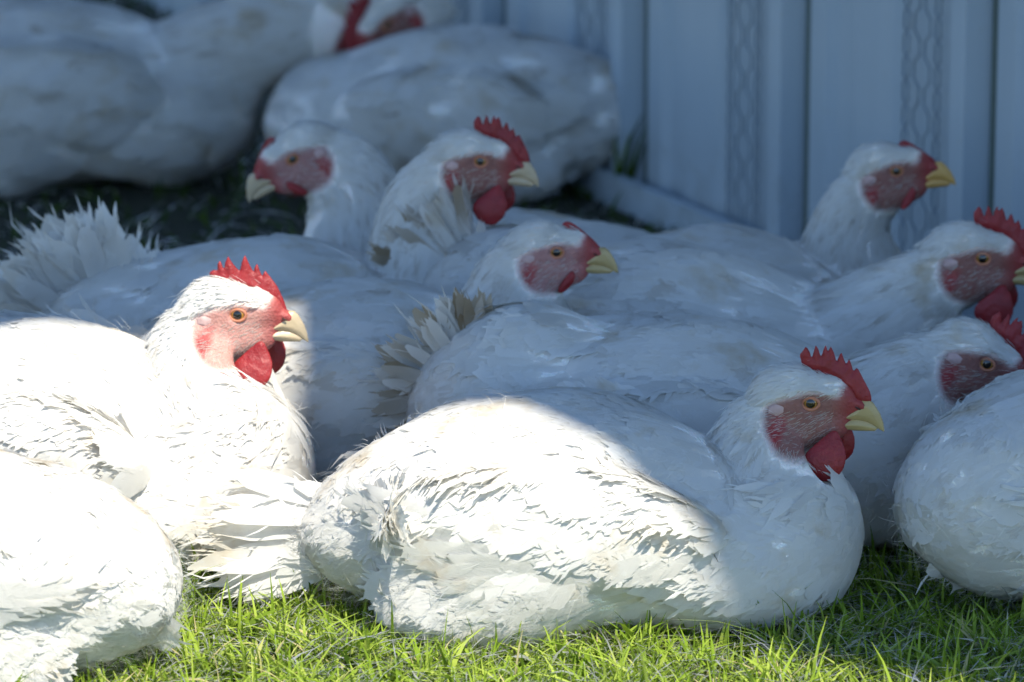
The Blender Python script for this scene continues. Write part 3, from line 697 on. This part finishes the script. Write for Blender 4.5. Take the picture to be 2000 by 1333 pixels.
    # ---- wings
    for s in (-1, 1):
        wb_ = MB()
        def proj(P):
            for _ in range(6): P = P - sdf(P.astype(np.float32))[:, None] * grad(P)
            return P
        rows = [(7.0, 2.6, 1.9, 9, 12.6), (4.0, 3.0, 2.2, 9, 12.8), (1.0, 3.4, 2.4, 9, 12.8), (-2.0, 3.8, 2.5, 8, 12.5), (-5.0, 4.3, 2.4, 7, 12.0), (-7.5, 5.0, 2.2, 6, 11.4)]
        for (x, L0, W0, cnt, ztop) in rows:
            zz = np.linspace(ztop * bz, (4.9 + .06 * x + (7 - x) * 0.06) * bz, cnt) + rs.normal(0, .3, cnt)
            xx = (x - 1.2 * np.abs(np.linspace(-.4, 1, cnt)) ** 2 * 1.5) * bx + rs.normal(0, .45, cnt)
            P = proj(np.stack([xx, np.full(cnt, s * 11.0 * by), zz], -1)); Nn = grad(P)
            D = np.tile([-1.0, s * .02, -.30], (cnt, 1)) + rs.normal(0, .07, (cnt, 3)); D -= (D * Nn).sum(1)[:, None] * Nn; D /= np.linalg.norm(D, axis=1)[:, None]
            addf(P + Nn * .12, np.full(cnt, L0) * np.exp(rs.normal(0, .08, cnt)), np.full(cnt, W0), np.full(cnt, .035) + rs.normal(0, .012, cnt), np.full(cnt, 13.), .18, D=D, Nn=Nn, tgt=wb_, ragged=.05)
        # flight feathers: long vanes folded back along the flank
        cnt = 11; ii = np.arange(cnt)
        xx = (2.5 - ii * .95) * bx; zz = (5.0 + ii * .50) * bz
        P = proj(np.stack([xx, np.full(cnt, s * 11.0 * by), zz], -1)); Nn = grad(P)
        D = np.stack([-np.ones(cnt), np.full(cnt, -s * .10), -.20 + .022 * ii + rs.normal(0, .03, cnt)], -1); D -= (D * Nn).sum(1)[:, None] * Nn; D /= np.linalg.norm(D, axis=1)[:, None]
        addf(P + Nn * .1, 7.0 + .28 * ii + rs.normal(0, .3, cnt), np.full(cnt, 1.9), np.full(cnt, .05), np.full(cnt, 17.), .18, D=D, Nn=Nn, tgt=wb_, ragged=.04)
        # tuft of primaries at the wing tip
        cnt = 6; ii = np.arange(cnt)
        P = proj(np.stack([(-8.0 - ii * .3) * bx, np.full(cnt, s * 9.0 * by), (7.2 + ii * .7) * bz], -1)); Nn = grad(P)
        D = np.stack([-np.ones(cnt), np.full(cnt, -s * .3), -.18 + .06 * ii], -1); D -= (D * Nn).sum(1)[:, None] * Nn; D /= np.linalg.norm(D, axis=1)[:, None]
        addf(P + Nn * .2, 4.6 + .2 * ii, np.full(cnt, 1.3), np.full(cnt, .03), np.full(cnt, 18.), .18, D=D, Nn=Nn, tgt=wb_, ragged=.04)
        wo = wb_.build('wing', M_F, root)
    # ---- tail fan
    T = dict(elev=25, spread=18, length=9, n=12, width=2.4, root=(-17.5, 0, 9.2), twist=90, stain=0.0, side=0.0, cov=36, down=0); T.update(tail)
    tb = MB(); tb_flag[0] = tb; n = T['n']; u = np.linspace(-1, 1, n)
    el = rad(T['elev']); base = np.array([-math.cos(el), math.sin(rad(T['side'])), math.sin(el)]); base /= np.linalg.norm(base)
    # fan plane axis: vertical (twist 90, feathers spread up/down) or horizontal (twist 0)
    tw = rad(T['twist']); hor = np.cross(base, [0, 0, 1]); hor /= np.linalg.norm(hor); ver = np.cross(hor, base)
    ax = math.cos(tw) * hor + math.sin(tw) * ver
    def fan(cnt, sp, Lm, Wm, off, stn):
        u = np.linspace(-1, 1, cnt) + rs.normal(0, .05, cnt); a = rad(sp) * u
        D = base[None] * np.cos(a)[:, None] + ax[None] * np.sin(a)[:, None] + rs.normal(0, .05, (cnt, 3)); D /= np.linalg.norm(D, axis=1)[:, None]
        Nn = np.cross(base, ax)[None] * np.where(rs.uniform(0, 1, cnt) > .5, 1, -1)[:, None] + rs.normal(0, .15, (cnt, 3))
        Nn -= (Nn * D).sum(1)[:, None] * D; Nn /= np.linalg.norm(Nn, axis=1)[:, None]
        P = np.array(T['root']) * np.array([bx, by, bz]) + ax[None] * (u * 1.6)[:, None] - base * off + rs.normal(0, .22, (cnt, 3))
        L = Lm * (1 - .18 * np.abs(u)) * np.exp(rs.normal(0, .07, cnt))
        addf(P, L, Wm * np.exp(rs.normal(0, .1, cnt)), rs.normal(.02, .04, cnt), np.full(cnt, 30.), .2, D=D, Nn=Nn, tgt=tb, stain=stn * rs.uniform(.2, 1, cnt) ** 1.5, ragged=.05, fr=T.get('fr', 5))
    fan(n, T['spread'], T['length'], T['width'], 0, T['stain'])
    fan(T['cov'], T['spread'] * 1.15, T['length'] * .62, T['width'] * .85, 1.2, T['stain'] * .35)
    fan(T['cov'], T['spread'] * 1.2, T['length'] * .38, T['width'] * .8, 2.4, 0)
    if 'extra' in T:
        for e in T['extra']:
            base = np.array([-math.cos(rad(e[0])), math.sin(rad(e[3])) if len(e) > 3 else 0, math.sin(rad(e[0]))]); base /= np.linalg.norm(base)
            hor = np.cross(base, [0, 0, 1]); hor /= np.linalg.norm(hor); ver = np.cross(hor, base); ax = math.cos(tw) * hor + math.sin(tw) * ver
            fan(e[1], T['spread'] * .5, e[2], T['width'], 0, T['stain'])
    tb.build('tail', M_F, root)
    # ---- head furniture
    def place(V_, shift=(0, 0, 0), R=None):
        V_ = np.asarray(V_, float)
        if R is not None: V_ = V_ @ np.asarray(R, float).T
        V_ = V_ + np.array(shift); return ((V_ * hs) @ RH_.T.astype(float) + hc) * S
    hr = 0.07 if res < .25 else 0.10
    pc = COMBS[comb] if comb == 'small' else [(x, z + (.16 if (x > -1.9 and z == max(q[1] for q in COMBS[comb] if abs(q[0] - x) < .3)) else 0)) for x, z in COMBS[comb]]; pc = soft_poly(pc); hmax = .24 if comb != 'small' else .22
    Vc, Fc = flat_part(pc, lambda x, z, d: hmax * np.sqrt(np.clip(d / .45, 0, 1)) + .16 * np.clip((d - .45) / .6, 0, 1) + 0.03 * np.sin(x * 9) * np.clip(d / .3, 0, 1), hr, .6)
    Vc[:, 1] += .10 * np.sin(Vc[:, 0] * 1.3 + seed) * np.clip((Vc[:, 2] - 1.5) / 1.5, 0, 1) + comb_lean * np.clip(Vc[:, 2] - 1.8, 0, 3)
    link_mesh('comb', place(Vc), Fc, M_COMB, root)
    pw = WATTLE if wattle == 'full' else WATTLE_S
    for s, fwd in ((-1, 0), (1, .75)):
        Vw, Fw = flat_part(pw, lambda x, z, d: .30 * np.sqrt(np.clip(d / .6, 0, 1)), hr, .5)
        Vw[:, 1] += .12 * np.sin(Vw[:, 2] * 1.7 + seed)
        link_mesh('wattle', *((place(Vw * np.array([1.1, 1, 1.06]), (fwd * .6, s * 1.35, 0.05), rotx(rad(s * 10))),) if wattle == 'full' else (place(Vw * .85, (0, s * .95, -.1), rotx(rad(s * 6))),)), Fw, M_COMB, root)
    def taper(x, z, d): return np.clip(.74 - .21 * (x - 2.0), .12, .8) * np.sqrt(np.clip(d / .42, 0, 1)) ** .8
    bm_ = beak or M_BEAK_Y
    Vu, Fu = flat_part(BEAK_U, taper, hr, .9); Vu[:, 0] = 2 + (Vu[:, 0] - 2) * hs_beak
    ub = link_mesh('upper_beak', place(Vu), Fu, bm_, root)
    Vl, Fl = flat_part(BEAK_L, lambda x, z, d: taper(x, z, d) * .85, hr, .8); Vl[:, 0] = 2 + (Vl[:, 0] - 2) * hs_beak
    link_mesh('lower_beak', place(Vl), Fl, bm_, root)
    for s in (-1, 1):
        Vn, Fn = uv_sphere(10, 8); link_mesh('nostril', place(Vn * np.array([.22, .07, .06]), (3.05, s * .60, -.46), roty(rad(-28))), Fn, M_DARK, ub)
        Ve, Fe = uv_sphere(28, 20); er = np.hypot(Ve[:, 0], Ve[:, 2]); 
        eo = link_mesh('eye', place(Ve * .56, (0, s * 1.02, 0)), Fe, M_EYE, root, attrs={'er': np.clip(er, 0, 1)})
        a = np.linspace(0, 2 * np.pi, 33)
        ring = np.stack([.56 * np.cos(a), np.zeros(33), .43 * np.sin(a)], -1); ring[:, 2] += np.where(ring[:, 2] > 0, -.06, .0)
        Vt, Ft = tube(ring, .105, 8); Vt[:, 1] += s * (1.42 - .10 * np.abs(Vt[:, 0]))
        link_mesh('eyelid', place(Vt), Ft, M_LID, root)
        Vo, Fo = uv_sphere(20, 14); Vo = Vo + .08 * np.sin(Vo[:, [2, 0, 1]] * 7)
        link_mesh('earlobe', place(Vo * np.array([.62, .24, .44]), (-2.15, s * 1.52, -.45), roty(rad(12))), Fo, M_LOBE, root)
    return root
def uv_sphere(a, b):
    u = np.linspace(0, 2 * np.pi, a, endpoint=False); v = np.linspace(0, np.pi, b + 1)
    V = np.array([[math.sin(y) * math.cos(x), math.cos(y), math.sin(y) * math.sin(x)] for y in v for x in u])
    i = np.arange(b)[:, None] * a; j = np.arange(a)[None]; k = (j + 1) % a
    F = np.stack([i + j, i + k, i + a + k, i + a + j], -1).reshape(-1, 4)
    return V, F

# A: front, sunlit back, shaded head
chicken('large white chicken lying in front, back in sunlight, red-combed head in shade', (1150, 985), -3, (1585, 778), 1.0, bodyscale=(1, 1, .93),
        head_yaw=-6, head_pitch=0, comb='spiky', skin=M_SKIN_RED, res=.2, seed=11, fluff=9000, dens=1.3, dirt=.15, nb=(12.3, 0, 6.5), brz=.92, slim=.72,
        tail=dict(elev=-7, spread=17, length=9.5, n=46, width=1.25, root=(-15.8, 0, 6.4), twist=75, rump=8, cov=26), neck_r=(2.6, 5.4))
# B: left, sunlit, tall comb
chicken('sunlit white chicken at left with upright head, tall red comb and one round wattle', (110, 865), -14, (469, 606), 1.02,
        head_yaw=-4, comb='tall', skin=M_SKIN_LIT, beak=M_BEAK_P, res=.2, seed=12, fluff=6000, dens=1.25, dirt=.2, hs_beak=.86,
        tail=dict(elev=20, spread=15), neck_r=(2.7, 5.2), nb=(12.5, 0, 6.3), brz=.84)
# C: bottom left, rump towards the right
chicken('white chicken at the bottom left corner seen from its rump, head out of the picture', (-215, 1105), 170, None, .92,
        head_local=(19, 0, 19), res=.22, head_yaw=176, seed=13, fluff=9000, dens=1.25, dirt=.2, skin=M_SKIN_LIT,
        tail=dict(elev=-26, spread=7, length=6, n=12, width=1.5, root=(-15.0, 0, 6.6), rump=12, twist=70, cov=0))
# M/N
chicken('shaded white chicken lying behind the front one, stained ragged tail raised, head half hidden', (1385, 855), -1, (1925, 702), 1.0,
        head_yaw=-2, head_pitch=-22, seed=14, nb=(12, 0, 7), tuft=1, fluff=2500, dirt=.5, comb='spiky', skin=M_SKIN_RED, rump_stain=.25,
        tail=dict(elev=28, spread=70, length=6.0, n=70, width=.9, root=(-16.8, 0, 11.5), stain=1, cov=90, rump=-24))
# H
chicken('shaded white chicken in the middle with yellow beak and only a low pink comb', (765, 775), 2, (1088, 486), .98,
        head_yaw=-2, head_pitch=2, comb='small', wattle='small', skin=M_SKIN_PALE, beak=M_BEAK_Y, seed=15, dirt=.4,
        tail=dict(elev=15, spread=14), head_scale=.92, neck_r=(2.8, 5.6), res=.22)
# G/L
chicken('shaded white chicken with its red-combed head against the right edge, tail tips stained brown', (1350, 705), -9, (1918, 497), 1.02,
        head_yaw=-4, head_pitch=-2, seed=16, dirt=.5, comb='spiky', skin=M_SKIN_RED, eye_dy=-0.04, rump_stain=.4, nb=(12, 0, 7), tuft=1,
        tail=dict(elev=38, spread=45, length=6.2, n=50, width=.9, root=(-16.8, 0, 13.5), stain=1, cov=70, rump=-28))
# D/E
chicken('shaded white chicken with broad fanned tail at left and large red wattles', (590, 680), 4, (940, 309), .98,
        head_yaw=-3, head_pitch=-3, seed=17, dirt=.35, comb='spiky', skin=M_SKIN_RED, beak=M_BEAK_P, head_scale=.94,
        tail=dict(elev=22, spread=58, length=11.0, n=110, width=1.8, root=(-14.0, 0, 8.0), stain=.3, rump=-14, cov=150, fr=8, extra=[(80, 20, 8.5)]), neck_r=(2.7, 6.0))
# K
chicken('shaded white chicken against the shed wall, bare orange face lifted and low comb', (1440, 640), 16, (1749, 328), .92,
        head_yaw=-2, head_pitch=8, comb='small', wattle='small', skin=M_SKIN_RED, beak=M_BEAK_O, seed=18, dirt=.45,
        tail=dict(elev=30, spread=12, length=6), neck_r=(2.6, 5.6))
# F
chicken('shaded white chicken facing left with lowered pale beak, behind the fan-tailed one', (930, 610), 184, (566, 305), .92,
        head_yaw=192, head_pitch=-24, comb='small', wattle='small', skin=M_SKIN_PALE, beak=M_BEAK_P, seed=19, dirt=.4, neck_r=(3.0, 6.0),
        tail=dict(elev=10, spread=12, length=6))
# Q
chicken('shaded white chicken cut by the right edge, rump and wing towards the camera', (2325, 925), 24, None, 1.05,
        head_local=(17, 0, 20), head_yaw=10, seed=20, dirt=.35, fluff=5000,
        tail=dict(elev=-25, spread=6, length=4.5, n=9, width=1.3, root=(-15, 0, 6.0), cov=0, rump=6))
# R
chicken('blurred white chicken lying at the back left with stretched neck', (130, 178), 3, (742, 44), 1.08,
        head_yaw=-150, head_pitch=-38, comb='spiky', skin=M_SKIN_RED, seed=21, res=.27, fluff=0, dens=.9, dirt=.9, body_tint=.05, lump=1.5, tail=dict(elev=5))
# T
chicken('blurred white chicken at the back centre, head hidden, plump rump near the wall', (850, 218), 172, None, .95,
        head_local=(13, 2, 3.5), head_yaw=180, head_pitch=-20, seed=22, res=.27, fluff=0, dens=.9, dirt=.9, body_tint=.04, lump=1.5, tail=dict(elev=-10, length=4, spread=12))
